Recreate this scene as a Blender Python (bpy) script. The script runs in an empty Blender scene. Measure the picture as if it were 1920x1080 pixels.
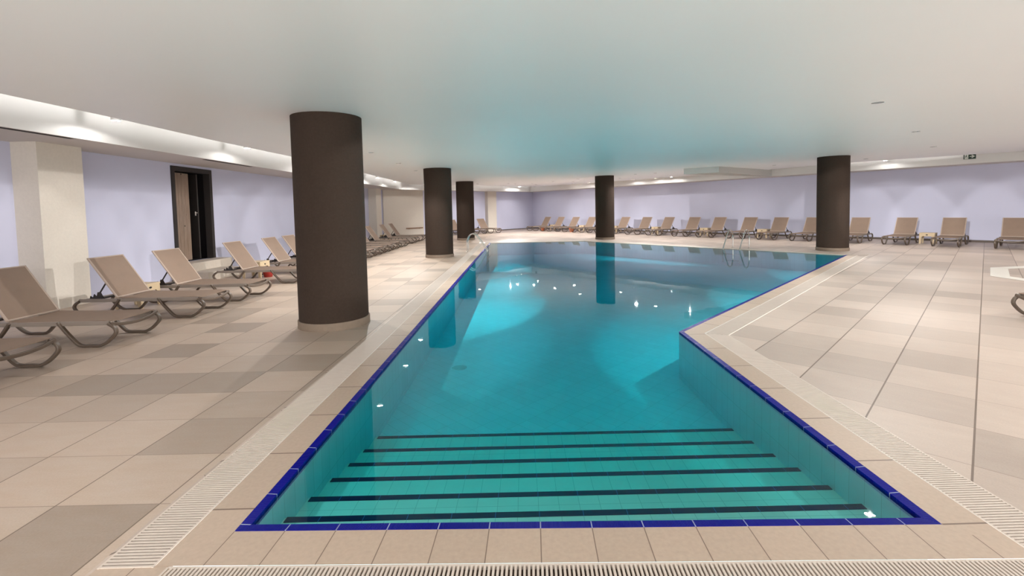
import bpy, bmesh, math, random
from mathutils import Vector, Matrix
from mathutils.geometry import delaunay_2d_cdt
random.seed(7)
C = bpy.context.scene.collection
S2 = 2 ** -0.5

# ------------------------------------------------------------------ materials
def srgb(r, g, b):
    f = lambda c: (c / 255 / 12.92) if c / 255 <= 0.04045 else ((c / 255 + 0.055) / 1.055) ** 2.4
    return (f(r), f(g), f(b), 1)

class NT:
    def __init__(s, name):
        s.m = bpy.data.materials.new(name); s.m.use_nodes = True
        s.t = s.m.node_tree; s.t.nodes.clear()
        s.out = s.t.nodes.new('ShaderNodeOutputMaterial')
    def n(s, typ, **kw):
        nd = s.t.nodes.new(typ)
        for k, v in kw.items(): setattr(nd, k, v)
        return nd
    def link(s, a, b): s.t.links.new(a, b)
    def val(s, sock, v):
        if hasattr(v, 'is_output'): s.link(v, sock)
        else: sock.default_value = v
    def math(s, op, a, b=None, c=None):
        nd = s.n('ShaderNodeMath', operation=op)
        s.val(nd.inputs[0], a)
        if b is not None: s.val(nd.inputs[1], b)
        if c is not None: s.val(nd.inputs[2], c)
        return nd.outputs[0]
    def mix(s, fac, a, b, blend='MIX'):
        nd = s.n('ShaderNodeMix', data_type='RGBA', blend_type=blend)
        s.val(nd.inputs[0], fac); s.val(nd.inputs[6], a); s.val(nd.inputs[7], b)
        return nd.outputs[2]
    def noise(s, scale, vec=None, detail=4, rough=0.55):
        nd = s.n('ShaderNodeTexNoise'); nd.inputs['Scale'].default_value = scale
        nd.inputs['Detail'].default_value = detail; nd.inputs['Roughness'].default_value = rough
        if vec is not None: s.link(vec, nd.inputs['Vector'])
        return nd.outputs['Fac']
    def bsdf(s, col, rough=0.6, metal=0.0, spec=0.5, bump=None, bstr=0.2, bdist=0.01):
        p = s.n('ShaderNodeBsdfPrincipled')
        s.val(p.inputs['Base Color'], col); s.val(p.inputs['Roughness'], rough)
        p.inputs['Metallic'].default_value = metal; p.inputs['Specular IOR Level'].default_value = spec
        if bump is not None:
            b = s.n('ShaderNodeBump'); b.inputs['Strength'].default_value = bstr; b.inputs['Distance'].default_value = bdist
            s.link(bump, b.inputs['Height']); s.link(b.outputs[0], p.inputs['Normal'])
        s.link(p.outputs[0], s.out.inputs['Surface'])
        return p

def plain(name, col, rough=0.6, metal=0.0, spec=0.5, nscale=30, namt=0.06, bstr=0.0, bscale=None):
    t = NT(name)
    g = t.n('ShaderNodeTexCoord').outputs['Object']
    f = t.noise(nscale, g)
    k = t.math('MULTIPLY_ADD', f, 2 * namt, 1 - namt)
    c = t.mix(1.0, col, k, 'MULTIPLY')
    # k is a value: feed it as grey
    b = t.noise(bscale or nscale * 3, g) if bstr else None
    t.bsdf(c, rough, metal, spec, b, bstr)
    return t.m

def cell_pattern(t, vec, tx, ty, wx, wy):
    """grout mask (0 tile .. 1 joint) and per-cell random value for a grid in the xy of vec"""
    sp = t.n('ShaderNodeSeparateXYZ'); t.link(vec, sp.inputs[0])
    masks = []; ids = []
    for o, T, w in ((sp.outputs[0], tx, wx), (sp.outputs[1], ty, wy)):
        d = t.math('DIVIDE', o, T)
        fl = t.math('FLOOR', d); ids.append(fl)
        fr = t.math('SUBTRACT', d, fl)
        a = t.math('ABSOLUTE', t.math('SUBTRACT', fr, 0.5))
        if w > 0: masks.append(t.math('GREATER_THAN', a, 0.5 - w / (2 * T)))
    cb = t.n('ShaderNodeCombineXYZ'); t.link(ids[0], cb.inputs[0]); t.link(ids[1], cb.inputs[1])
    wn = t.n('ShaderNodeTexWhiteNoise', noise_dimensions='3D'); t.link(cb.outputs[0], wn.inputs['Vector'])
    m = masks[0]
    for q in masks[1:]: m = t.math('MAXIMUM', m, q)
    return m, wn.outputs['Value'], masks

def deck_mat(name, angle, ox, oy, tx, ty, wx, wy, tone=1.0, var=0.2, base=srgb(204, 185, 172)):
    t = NT(name)
    pos = t.n('ShaderNodeNewGeometry').outputs['Position']
    vr = t.n('ShaderNodeVectorRotate', rotation_type='Z_AXIS'); t.link(pos, vr.inputs['Vector']); vr.inputs['Angle'].default_value = angle
    sub = t.n('ShaderNodeVectorMath', operation='SUBTRACT'); t.link(vr.outputs[0], sub.inputs[0]); sub.inputs[1].default_value = (ox - 60 * tx, oy - 60 * ty, 0)
    m, rnd, ms = cell_pattern(t, sub.outputs[0], tx, ty, wx, wy)
    st = t.n('ShaderNodeVectorMath', operation='MULTIPLY'); t.link(vr.outputs[0], st.inputs[0]); st.inputs[1].default_value = (1.0, 3.2, 1)
    f1 = t.noise(3.0, st.outputs[0], 6, 0.6)
    f2 = t.noise(90, vr.outputs[0], 3, 0.6)
    f3 = t.noise(0.5, pos, 3)
    r2 = t.math('POWER', rnd, 2.2)
    k = t.math('MULTIPLY_ADD', r2, -var, 1.04 * tone * 0.83)
    k = t.math('MULTIPLY', k, t.math('MULTIPLY_ADD', f1, 0.34, 0.83))
    k = t.math('MULTIPLY', k, t.math('MULTIPLY_ADD', f2, 0.26, 0.87))
    k = t.math('MULTIPLY', k, t.math('MULTIPLY_ADD', f3, 0.2, 0.9))
    ramp = t.mix(f1, base, srgb(198, 184, 172))
    c = t.mix(1.0, ramp, k, 'MULTIPLY')
    c = t.mix(t.math('MULTIPLY', ms[0], 0.85), c, srgb(96, 80, 68))
    c = t.mix(t.math('MULTIPLY', ms[1], 0.62), c, srgb(112, 96, 84))
    h = t.math('MULTIPLY_ADD', m, -0.6, f2)
    rg = t.math('MULTIPLY_ADD', f1, 0.25, 0.33)
    t.bsdf(c, rg, 0, 0.4, h, 0.08, 0.01)
    return t.m

def uv_tile_mat(name, base, tx, ty, wx, wy, grout, rough=0.3, var=0.1, bump_ridge=0, spec=0.5, stone=0.0):
    t = NT(name)
    uv = t.n('ShaderNodeUVMap').outputs[0]
    off = t.n('ShaderNodeVectorMath', operation='ADD'); t.link(uv, off.inputs[0]); off.inputs[1].default_value = (50 * tx, 50 * ty, 0)
    m, rnd, ms = cell_pattern(t, off.outputs[0], tx, ty, wx, wy)
    k = t.math('MULTIPLY_ADD', rnd, -var, 1 + var * 0.3)
    pos = t.n('ShaderNodeNewGeometry').outputs['Position']
    f = t.noise(40, pos, 5)
    k = t.math('MULTIPLY', k, t.math('MULTIPLY_ADD', f, 0.14 + stone, 0.93 - stone / 2))
    c = t.mix(1.0, base, k, 'MULTIPLY')
    c = t.mix(m, c, grout)
    h = None
    if bump_ridge:
        sp = t.n('ShaderNodeSeparateXYZ'); t.link(uv, sp.inputs[0])
        h = t.math('SINE', t.math('MULTIPLY', sp.outputs[0], 2 * math.pi / bump_ridge))
    t.bsdf(c, rough, 0, spec, h, 0.35, 0.004)
    return t.m

def basin_mat(name, base, joint):
    t = NT(name)
    pos = t.n('ShaderNodeNewGeometry').outputs['Position']
    uv = t.n('ShaderNodeUVMap').outputs[0]
    m, rnd, ms = cell_pattern(t, uv, 0.1333, 0.2666, 0.003, 0.003)
    k = t.math('MULTIPLY_ADD', rnd, -0.05, 1.0)
    f = t.noise(1.2, pos, 3)
    k = t.math('MULTIPLY', k, t.math('MULTIPLY_ADD', f, 0.12, 0.94))
    c = t.mix(1.0, base, k, 'MULTIPLY')
    c = t.mix(t.math('MULTIPLY', m, 0.6), c, joint)
    t.bsdf(c, 0.25)
    return t.m

def water_mat():
    t = NT('pool_water')
    pos = t.n('ShaderNodeNewGeometry').outputs['Position']
    n1 = t.noise(1.1, pos, 2, 0.5)
    n2 = t.noise(7.0, pos, 2, 0.5)
    big = t.noise(0.22, pos, 2, 0.5)                   # calm and stirred patches
    patch = t.n('ShaderNodeMapRange'); t.link(big, patch.inputs[0]); patch.inputs[1].default_value = 0.45; patch.inputs[2].default_value = 0.75
    h = t.math('ADD', n1, t.math('MULTIPLY', t.math('MULTIPLY', n2, t.math('ADD', patch.outputs[0], 0.25)), 0.35))
    b = t.n('ShaderNodeBump'); b.inputs['Strength'].default_value = 0.16; b.inputs['Distance'].default_value = 0.012
    t.link(h, b.inputs['Height'])
    fr = t.n('ShaderNodeFresnel'); fr.inputs['IOR'].default_value = 1.333; t.link(b.outputs[0], fr.inputs['Normal'])
    tr = t.n('ShaderNodeBsdfTransparent'); gl = t.n('ShaderNodeBsdfGlossy'); gl.inputs['Roughness'].default_value = 0.015
    t.link(b.outputs[0], gl.inputs['Normal'])
    mx = t.n('ShaderNodeMixShader'); t.link(fr.outputs[0], mx.inputs[0]); t.link(tr.outputs[0], mx.inputs[1]); t.link(gl.outputs[0], mx.inputs[2])
    t.link(mx.outputs[0], t.out.inputs['Surface'])
    va = t.n('ShaderNodeVolumeAbsorption'); va.inputs['Color'].default_value = (0.0, WATER_G, WATER_B, 1); va.inputs['Density'].default_value = WATER_D
    t.link(va.outputs[0], t.out.inputs['Volume'])
    return t.m
WATER_D, WATER_G, WATER_B = 2.4, 0.985, 1.0

def emit(name, col, strength):
    t = NT(name); e = t.n('ShaderNodeEmission'); e.inputs[0].default_value = col; e.inputs[1].default_value = strength
    t.link(e.outputs[0], t.out.inputs['Surface']); return t.m

def sling_mat(name, col):
    t = NT(name)
    g = t.n('ShaderNodeTexCoord').outputs['Object']
    f = t.noise(6, g, 3); f2 = t.noise(260, g, 2)
    k = t.math('MULTIPLY', t.math('MULTIPLY_ADD', f, 0.16, 0.92), t.math('MULTIPLY_ADD', f2, 0.24, 0.88))
    c = t.mix(1.0, col, k, 'MULTIPLY')
    p = t.bsdf(c, 0.7, 0, 0.3)
    tr = t.n('ShaderNodeBsdfTransparent'); mx = t.n('ShaderNodeMixShader'); mx.inputs[0].default_value = 0.12
    t.link(p.outputs[0], mx.inputs[1]); t.link(tr.outputs[0], mx.inputs[2]); t.link(mx.outputs[0], t.out.inputs['Surface'])
    return t.m

def plank_mat():
    t = NT('weathered_planks')
    g = t.n('ShaderNodeTexCoord').outputs['Object']
    st = t.n('ShaderNodeVectorMath', operation='MULTIPLY'); t.link(g, st.inputs[0]); st.inputs[1].default_value = (6, 6, 0.8)
    f = t.noise(3, st.outputs[0], 6, 0.65); f2 = t.noise(1.3, g, 3)
    kn = t.n('ShaderNodeTexVoronoi'); t.link(g, kn.inputs['Vector']); kn.inputs['Scale'].default_value = 4.2
    knot = t.math('LESS_THAN', kn.outputs['Distance'], 0.085)
    c = t.mix(f, srgb(84, 72, 66), srgb(168, 150, 138))
    c = t.mix(t.math('MULTIPLY', f2, 0.5), c, srgb(150, 118, 84))
    c = t.mix(knot, c, srgb(36, 28, 26))
    t.bsdf(c, 0.75, 0, 0.3, f, 0.25, 0.01)
    return t.m

M = {}
M['deck_left'] = deck_mat('deck_tile_dimmed', 0.0, -2.726, 2.612, 0.6, 0.555, 0.009, 0.006, 0.91, 0.27, srgb(208, 182, 158))  # tone lowered: the dimmer light on the left deck is put into the tile colour
M['deck_right'] = deck_mat('deck_tile_diagonal', math.pi / 4, -1.8246, 8.655, 0.6, 0.672, 0.012, 0.006)
M['coping'] = uv_tile_mat('coping_stone', srgb(179, 160, 143), 0.2666, 9.0, 0.005, 0.0, srgb(116, 98, 86), 0.5, 0.06, stone=0.12)
M['blue'] = uv_tile_mat('cobalt_tile', srgb(1, 8, 128), 0.2666, 9.0, 0.006, 0.0, srgb(150, 160, 190), 0.3, 0.1, bump_ridge=0.008, spec=0.15)
M['nosing'] = uv_tile_mat('dark_blue_tile', srgb(4, 8, 66), 0.2666, 9.0, 0.004, 0.0, srgb(60, 110, 180), 0.3, 0.1)
M['basin'] = basin_mat('pool_tile', (0.70, 0.90, 0.99, 1), (0.36, 0.46, 0.48, 1))
M['step'] = basin_mat('step_tile', (0.84, 0.86, 0.80, 1), (0.36, 0.38, 0.36, 1))
M['water'] = water_mat()
M['grate'] = plain('grate_plastic', srgb(201, 189, 178), 0.5, nscale=8, namt=0.06)
M['grate_white'] = plain('white_grate_plastic', srgb(240, 236, 228), 0.5, nscale=8, namt=0.03)
M['channel'] = plain('channel_dark', srgb(92, 78, 68), 0.9)  # dark brown gutter floor
M['wall'] = plain('lavender_paint', (0.548, 0.556, 0.697, 1), 0.85, nscale=1.5, namt=0.03, bstr=0.05, bscale=150)
M['white'] = plain('white_paint', (0.664, 0.656, 0.639, 1), 0.8, nscale=1.5, namt=0.02)
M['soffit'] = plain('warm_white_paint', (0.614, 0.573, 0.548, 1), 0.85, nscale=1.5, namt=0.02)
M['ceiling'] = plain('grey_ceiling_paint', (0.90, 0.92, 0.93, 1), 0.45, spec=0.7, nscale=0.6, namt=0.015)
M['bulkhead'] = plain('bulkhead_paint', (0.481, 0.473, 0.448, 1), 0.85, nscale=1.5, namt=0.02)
M['stucco'] = plain('cream_stucco', srgb(210, 202, 191), 0.9, nscale=25, namt=0.07, bstr=0.35, bscale=60)
M['cladding'] = plain('dark_stucco', srgb(58, 47, 40), 0.9, spec=0.2, nscale=30, namt=0.22, bstr=0.5, bscale=70)
M['ring'] = plain('base_stone', srgb(123, 107, 92), 0.7, nscale=14, namt=0.15, bstr=0.1)
M['skirting'] = plain('brown_skirting', srgb(88, 77, 69), 0.6)
M['rail'] = plain('rail_resin', srgb(130, 119, 110), 0.45, nscale=12, namt=0.04)
M['leg'] = plain('leg_resin', srgb(88, 75, 64), 0.4, nscale=12, namt=0.06)
M['dark'] = plain('dark_resin', srgb(44, 38, 36), 0.5)
M['tube'] = plain('back_tube', srgb(162, 145, 132), 0.4, nscale=10, namt=0.04)
M['sling'] = sling_mat('taupe_sling', srgb(136, 116, 101))
M['table'] = plain('beige_resin', srgb(190, 169, 138), 0.5, nscale=8, namt=0.05)
M['black'] = plain('black_gap', srgb(16, 14, 16), 0.7)
M['steel'] = plain('stainless', (0.62, 0.60, 0.57, 1), 0.16, metal=1.0, namt=0.03)
M['terracotta'] = plain('terracotta', srgb(156, 88, 56), 0.8, nscale=12, namt=0.12)
M['redpot'] = plain('red_pot', srgb(138, 30, 19), 0.5, nscale=10, namt=0.1)
M['soil'] = plain('soil', srgb(58, 44, 34), 0.95, nscale=40, namt=0.3)
M['stone'] = plain('step_stone', srgb(191, 180, 167), 0.8, nscale=14, namt=0.1, bstr=0.15)
M['doorframe'] = plain('door_black', srgb(40, 34, 32), 0.6, nscale=6, namt=0.2)
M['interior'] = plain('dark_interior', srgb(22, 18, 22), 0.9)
M['planks'] = plank_mat()
M['chrome'] = plain('latch_metal', (0.75, 0.74, 0.70, 1), 0.3, metal=1.0, namt=0.02)
M['cctv'] = plain('camera_white', srgb(207, 205, 203), 0.4)
M['lens'] = plain('lens_black', srgb(14, 14, 15), 0.15)
M['signgreen'] = plain('sign_green', srgb(20, 52, 38), 0.4, namt=0.03)
M['signwhite'] = plain('sign_white', srgb(208, 212, 204), 0.5, namt=0.02)
M['wood'] = plain('rail_wood', srgb(128, 95, 71), 0.6, nscale=20, namt=0.15)
M['vent'] = plain('vent_metal', srgb(110, 97, 90), 0.5)
M['baffle'] = plain('baffle_black', (0.003, 0.003, 0.003, 1), 1.0, spec=0.0)
M['lamp'] = emit('lamp_glow', (1, 0.96, 0.90, 1), 120)
M['lamp_soft'] = emit('lamp_glow_cove', (1, 0.96, 0.90, 1), 30)

# ------------------------------------------------------------------ geometry helpers
class MB:
    def __init__(s):
        s.b = bmesh.new(); s.uv = s.b.loops.layers.uv.new('UVMap')
    def face(s, pts, uvs=None, mi=0):
        f = s.b.faces.new([s.b.verts.new(p) for p in pts]); f.material_index = mi
        if uvs:
            for l, u in zip(f.loops, uvs): l[s.uv].uv = u
        return f
    def box(s, c, d, m=None, bev=0.0):
        r = bmesh.ops.create_cube(s.b, size=1.0)
        T = Matrix.Translation(c) @ Matrix.Diagonal((d[0], d[1], d[2], 1))
        if m is not None: T = m @ T
        bmesh.ops.transform(s.b, matrix=T, verts=r['verts'])
        if bev:
            es = list({e for v in r['verts'] for e in v.link_edges})
            bmesh.ops.bevel(s.b, geom=es, offset=bev, segments=2, profile=0.7, affect='EDGES')
    def prism(s, poly, z0, z1, m=None):
        """poly: list of (x, y); z0/z1 numbers or functions of (x, y)"""
        fz = lambda z, p: z(p[0], p[1]) if callable(z) else z
        lo = [Vector((p[0], p[1], fz(z0, p))) for p in poly]; hi = [Vector((p[0], p[1], fz(z1, p))) for p in poly]
        if m is not None: lo = [m @ v for v in lo]; hi = [m @ v for v in hi]
        a = [s.b.verts.new(v) for v in lo]; b = [s.b.verts.new(v) for v in hi]
        n = len(poly)
        s.b.faces.new(a[::-1]); s.b.faces.new(b)
        for i in range(n): s.b.faces.new((a[i], a[(i + 1) % n], b[(i + 1) % n], b[i]))
    def lathe(s, prof, n=48, m=None, cap=False):
        rings = []
        for r, z in prof:
            rg = []
            for i in range(n):
                a = 2 * math.pi * i / n; v = Vector((r * math.cos(a), r * math.sin(a), z))
                rg.append(s.b.verts.new(m @ v if m is not None else v))
            rings.append(rg)
        for A, B in zip(rings, rings[1:]):
            for i in range(n): s.b.faces.new((A[i], A[(i + 1) % n], B[(i + 1) % n], B[i]))
        if cap:
            s.b.faces.new(rings[0][::-1]); s.b.faces.new(rings[-1])
    def sweep(s, path, rx, ry, n=10, up=Vector((0, 1, 0)), sq=1.0, closed=False):
        """superelliptic section swept along path; rx along the binormal (up), ry along the normal"""
        P = [Vector(p) for p in path]; rings = []
        N = len(P)
        for i, p in enumerate(P):
            if closed: t = P[(i + 1) % N] - P[i - 1]
            else: t = P[min(i + 1, N - 1)] - P[max(i - 1, 0)]
            t.normalize()
            u = up - t * up.dot(t)
            if u.length < 1e-4: u = Vector((1, 0, 0)) - t * t.x
            u.normalize(); w = t.cross(u)
            rg = []
            for k in range(n):
                a = 2 * math.pi * (k + 0.5) / n; ca, sa = math.cos(a), math.sin(a)
                f = lambda c: math.copysign(abs(c) ** sq, c)
                rg.append(s.b.verts.new(p + u * rx * f(ca) + w * ry * f(sa)))
            rings.append(rg)
        pairs = list(zip(rings, rings[1:])) + ([(rings[-1], rings[0])] if closed else [])
        for A, B in pairs:
            for k in range(n): s.b.faces.new((A[k], A[(k + 1) % n], B[(k + 1) % n], B[k]))
        if not closed: s.b.faces.new(rings[0][::-1]); s.b.faces.new(rings[-1])
    def build(s, name, mat, parent=None, smooth=False, recalc=True):
        if recalc: bmesh.ops.recalc_face_normals(s.b, faces=s.b.faces)
        me = bpy.data.meshes.new(name); s.b.to_mesh(me); s.b.free()
        for mm in (mat if isinstance(mat, (list, tuple)) else [mat]): me.materials.append(mm)
        if smooth:
            for p in me.polygons: p.use_smooth = True
            try: me.set_sharp_from_angle(angle=math.radians(38))
            except Exception: pass
        o = bpy.data.objects.new(name, me); C.objects.link(o)
        if parent: o.parent = parent
        return o

def curve(pts, sub=6):
    """Catmull-Rom through pts"""
    P = [Vector(p) for p in pts]; out = []
    for i in range(len(P) - 1):
        a = P[i - 1] if i else P[0] * 2 - P[1]; b, c = P[i], P[i + 1]; d = P[i + 2] if i + 2 < len(P) else c * 2 - b
        for k in range(sub):
            t = k / sub
            out.append(0.5 * ((2 * b) + (c - a) * t + (2 * a - 5 * b + 4 * c - d) * t * t + (3 * b - a - 3 * c + d) * t ** 3))
    out.append(P[-1]); return out

def tag(o, label=None, cat=None, group=None, kind=None):
    if label: o['label'] = label
    if cat: o['category'] = cat
    if group: o['group'] = group
    if kind: o['kind'] = kind
    return o
def struct(o, label, cat): return tag(o, label, cat, kind='structure')
def thing(name, label, cat, loc=(0, 0, 0), rz=0.0, group=None):
    o = bpy.data.objects.new(name, None); o.empty_display_size = 0.2; C.objects.link(o)
    o.location = loc; o.rotation_euler = (0, 0, rz)
    return tag(o, label, cat, group)
def dup(root, loc, rz, label, group=None):
    r = root.copy(); C.objects.link(r); r.location = loc; r.rotation_euler = (0, 0, rz); r['label'] = label
    if group: r['group'] = group
    for ch in list(root.children):
        c = ch.copy(); C.objects.link(c); c.parent = r
        for g in list(ch.children):
            d = g.copy(); C.objects.link(d); d.parent = c
    return r

def offset_poly(poly, d):
    """d > 0 moves outward of a counter-clockwise polygon"""
    n = len(poly); out = []
    for i in range(n):
        p0, p1, p2 = Vector(poly[i - 1]), Vector(poly[i]), Vector(poly[(i + 1) % n])
        e1 = (p1 - p0).normalized(); e2 = (p2 - p1).normalized()
        n1 = Vector((e1.y, -e1.x)); n2 = Vector((e2.y, -e2.x))
        b = (n1 + n2); b = b / b.dot(n1)
        out.append(tuple(p1 + b * d))
    return out
def inside(p, poly):
    x, y = p; c = False; n = len(poly)
    for i in range(n):
        x1, y1 = poly[i]; x2, y2 = poly[i - 1]
        if (y1 > y) != (y2 > y) and x < (x2 - x1) * (y - y1) / (y2 - y1) + x1: c = not c
    return c
def cdt(polys):
    V = []; E = []
    for pl in polys:
        b = len(V); V += [Vector(p) for p in pl]; E += [(b + i, b + (i + 1) % len(pl)) for i in range(len(pl))]
    v, e, f, *_ = delaunay_2d_cdt(V, E, [], 0, 1e-5)
    return v, f

# ------------------------------------------------------------------ plan of the room
A, B_, Cc, D, E_, F = (-1.54, 2.36), (2.11, 2.29), (2.08, 6.02), (10.19, 14.52), (3.04, 22.98), (-1.67, 22.94)
POOL = [A, B_, Cc, D, E_, F]                     # outer edge of the blue tile rim, counter-clockwise
RIM_IN = offset_poly(POOL, -0.055)
COPE = offset_poly(POOL, 0.235)
DRAIN = offset_poly(POOL, 0.505)
W0 = Vector((0.861, 38.92)); DW = Vector((0.6246, -0.7810)); NW = Vector((-0.7810, -0.6246))   # right wall
D2 = Vector((-S2, -S2)); N2 = Vector((S2, -S2))                                               # far left wall
XL = -8.9
HW = 2.996
YC = W0.y - (W0.x - XL)                          # corner of left wall and far wall
WEND = W0 + DW * 42
def panel_z(x, y): return 3.0 + 0.008 * x + 0.009 * y

# ------------------------------------------------------------------ floor
OUT = [(-9.2, -3.0), (29.0, -3.0), (29.0, 6.0), tuple(WEND - NW * 0.15), tuple(W0 + Vector((0, 0.25))), (-9.2, YC + 0.05)]
split = [(-2.06, -3.0), (-2.06, 1.85)], [(DRAIN[5][0], DRAIN[5][1]), (DRAIN[5][0], 36.2)]
v, f = cdt([OUT, POOL, COPE, DRAIN, [(-2.06, -3.0), (-2.06, 1.9), (-2.06, 1.9)][:2], [(DRAIN[5][0] , DRAIN[5][1] + 0.01), (DRAIN[5][0], 35.0)]])
mb = MB()
def zone(c):
    if not inside(c, OUT): return None
    if inside(c, COPE): return None
    if inside(c, DRAIN):
        # far edges have no grate: deck tile runs up to the coping
        P = Vector(c)
        for i, (a, b) in enumerate(((A, B_), (B_, Cc), (Cc, D), (D, E_), (E_, F), (F, A))):
            pass
        dE = [(P - Vector(a)).dot(Vector(((Vector(b) - Vector(a)).normalized().y, -(Vector(b) - Vector(a)).normalized().x))) for a, b in ((D, E_), (E_, F))]
        if max(dE) > 0.2: return 1
        return None
    if c[0] < -2.06 + (c[1] - 2.0) * -0.0072: return 0
    return 1
for t in f:
    c = sum((v[i] for i in t), Vector((0, 0))) / len(t)
    z = zone(tuple(c))
    if z is not None: mb.face([(v[i].x, v[i].y, 0.0) for i in t], mi=z)
fl = mb.build('floor', [M['deck_left'], M['deck_right']])
for p in fl.data.polygons:
    if p.normal.z < 0: p.flip()
struct(fl, 'beige stone tiled pool deck', 'floor')

# coping stones round the pool
mb = MB()
for i in range(6):
    j = (i + 1) % 6
    a, b, c, d = Vector(POOL[i]), Vector(POOL[j]), Vector(COPE[j]), Vector(COPE[i])
    t = (b - a).normalized(); u = lambda p: ((p - a).dot(t) / (1.0 if i == 0 else 2.25), 0)
    mb.face([(p.x, p.y, 0.002) for p in (a, d, c, b)], [u(a), u(d), u(c), u(b)])
o = mb.build('trim_1', M['coping'])
for p in o.data.polygons:
    if p.normal.z < 0: p.flip()
struct(o, 'plain beige coping stones along the pool edge', 'coping')

# ------------------------------------------------------------------ pool
pool = thing('swimming_pool', 'turquoise arrow-shaped indoor pool with cobalt tile edge and entry steps', 'swimming pool', (0, 0, 0))
ZB = -0.62
mb = MB()
for i in range(6):
    j = (i + 1) % 6
    a, b = Vector(RIM_IN[i]), Vector(RIM_IN[j]); L = (b - a).length
    mb.face([(a.x, a.y, -0.03), (b.x, b.y, -0.03), (b.x, b.y, ZB), (a.x, a.y, ZB)], [(0, 0), (L, 0), (L, 0.6), (0, 0.6)])
vv, ff = cdt([RIM_IN])
for t in ff:
    c = sum((vv[i] for i in t), Vector((0, 0))) / len(t)
    if inside(tuple(c), RIM_IN):
        mb.face([(vv[i].x, vv[i].y, ZB) for i in t], [((vv[i].x + vv[i].y) * S2, (vv[i].y - vv[i].x) * S2) for i in t])
mb.build('basin', M['basin'], pool)
mb = MB()
for i in range(6):
    j = (i + 1) % 6
    a, b, c, d = Vector(POOL[i]), Vector(POOL[j]), Vector(RIM_IN[j]), Vector(RIM_IN[i])
    t = (b - a).normalized(); u = lambda p: (p - a).dot(t)
    mb.face([(a.x, a.y, 0.004), (b.x, b.y, 0.004), (c.x, c.y, 0.0), (d.x, d.y, 0.0)], [(u(p), 0) for p in (a, b, c, d)], 1 if i in (3, 4) else 0)
    mb.face([(d.x, d.y, 0.0), (c.x, c.y, 0.0), (c.x, c.y, -0.045), (d.x, d.y, -0.045)], [(u(d), 0), (u(c), 0), (u(c), 0), (u(d), 0)], 1 if i in (3, 4) else 0)
    mb.face([(a.x, a.y, 0.004), (b.x, b.y, 0.004), (b.x, b.y, -0.045), (a.x, a.y, -0.045)], [(u(p), 0) for p in (a, b, b, a)])
tag(mb.build('edge_tiles', [M['blue'], M['grate']], pool), 'cobalt blue edge tiles')
SY = [2.757, 3.07, 3.42, 3.768, 4.12, 4.514]; SZ = [-0.199, -0.272, -0.348, -0.427, -0.497, -0.572]
y0 = 2.40
xl, xr = RIM_IN[0][0] - 0.02, RIM_IN[1][0] + 0.02
for y1, z1 in zip(SY, SZ):
    mb = MB()
    q = [(xl, y0), (xr, y0), (xr, y1), (xl, y1)]
    mb.face([(x, y, z1) for x, y in q], [(x + 9, y) for x, y in q])
    mb.face([(xl, y1, z1), (xr, y1, z1), (xr, y1, ZB), (xl, y1, ZB)], [(0, 0), (xr - xl, 0), (xr - xl, 0.2), (0, 0.2)])
    st = mb.build('step', M['step'], pool)
    mb = MB()
    x0, x1 = xl + 0.03, xr - 0.03
    for p, uvs in (([(x0, y1 - 0.045, z1 + 0.004), (x1, y1 - 0.045, z1 + 0.004), (x1, y1 + 0.003, z1 + 0.004), (x0, y1 + 0.003, z1 + 0.004)], None),
                   ([(x0, y1 + 0.003, z1 + 0.004), (x1, y1 + 0.003, z1 + 0.004), (x1, y1 + 0.003, z1 - 0.04), (x0, y1 + 0.003, z1 - 0.04)], None),
                   ([(x0, y1 - 0.045, z1 - 0.001), (x1, y1 - 0.045, z1 - 0.001), (x1, y1 - 0.045, z1 + 0.004), (x0, y1 - 0.045, z1 + 0.004)], None)):
        mb.face(p, [(q[0] + 9, 0) for q in p])
    mb.build('step_nosing', M['nosing'], st)
    y0 = y1
tag(st, 'lowest step') if False else None
mb = MB(); mb.lathe([(0.0, 0.006), (0.10, 0.006), (0.11, 0.0)], 20, Matrix.Translation((-0.96, 6.62, ZB)))
mb.build('floor_drain', M['basin'], pool)
# water body
mb = MB(); WP = offset_poly(RIM_IN, 0.02)
mb.prism(WP, ZB - 0.1, -0.015)
tag(mb.build('pool_water', M['water']), 'clear turquoise water filling the arrow-shaped pool', 'water')

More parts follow.
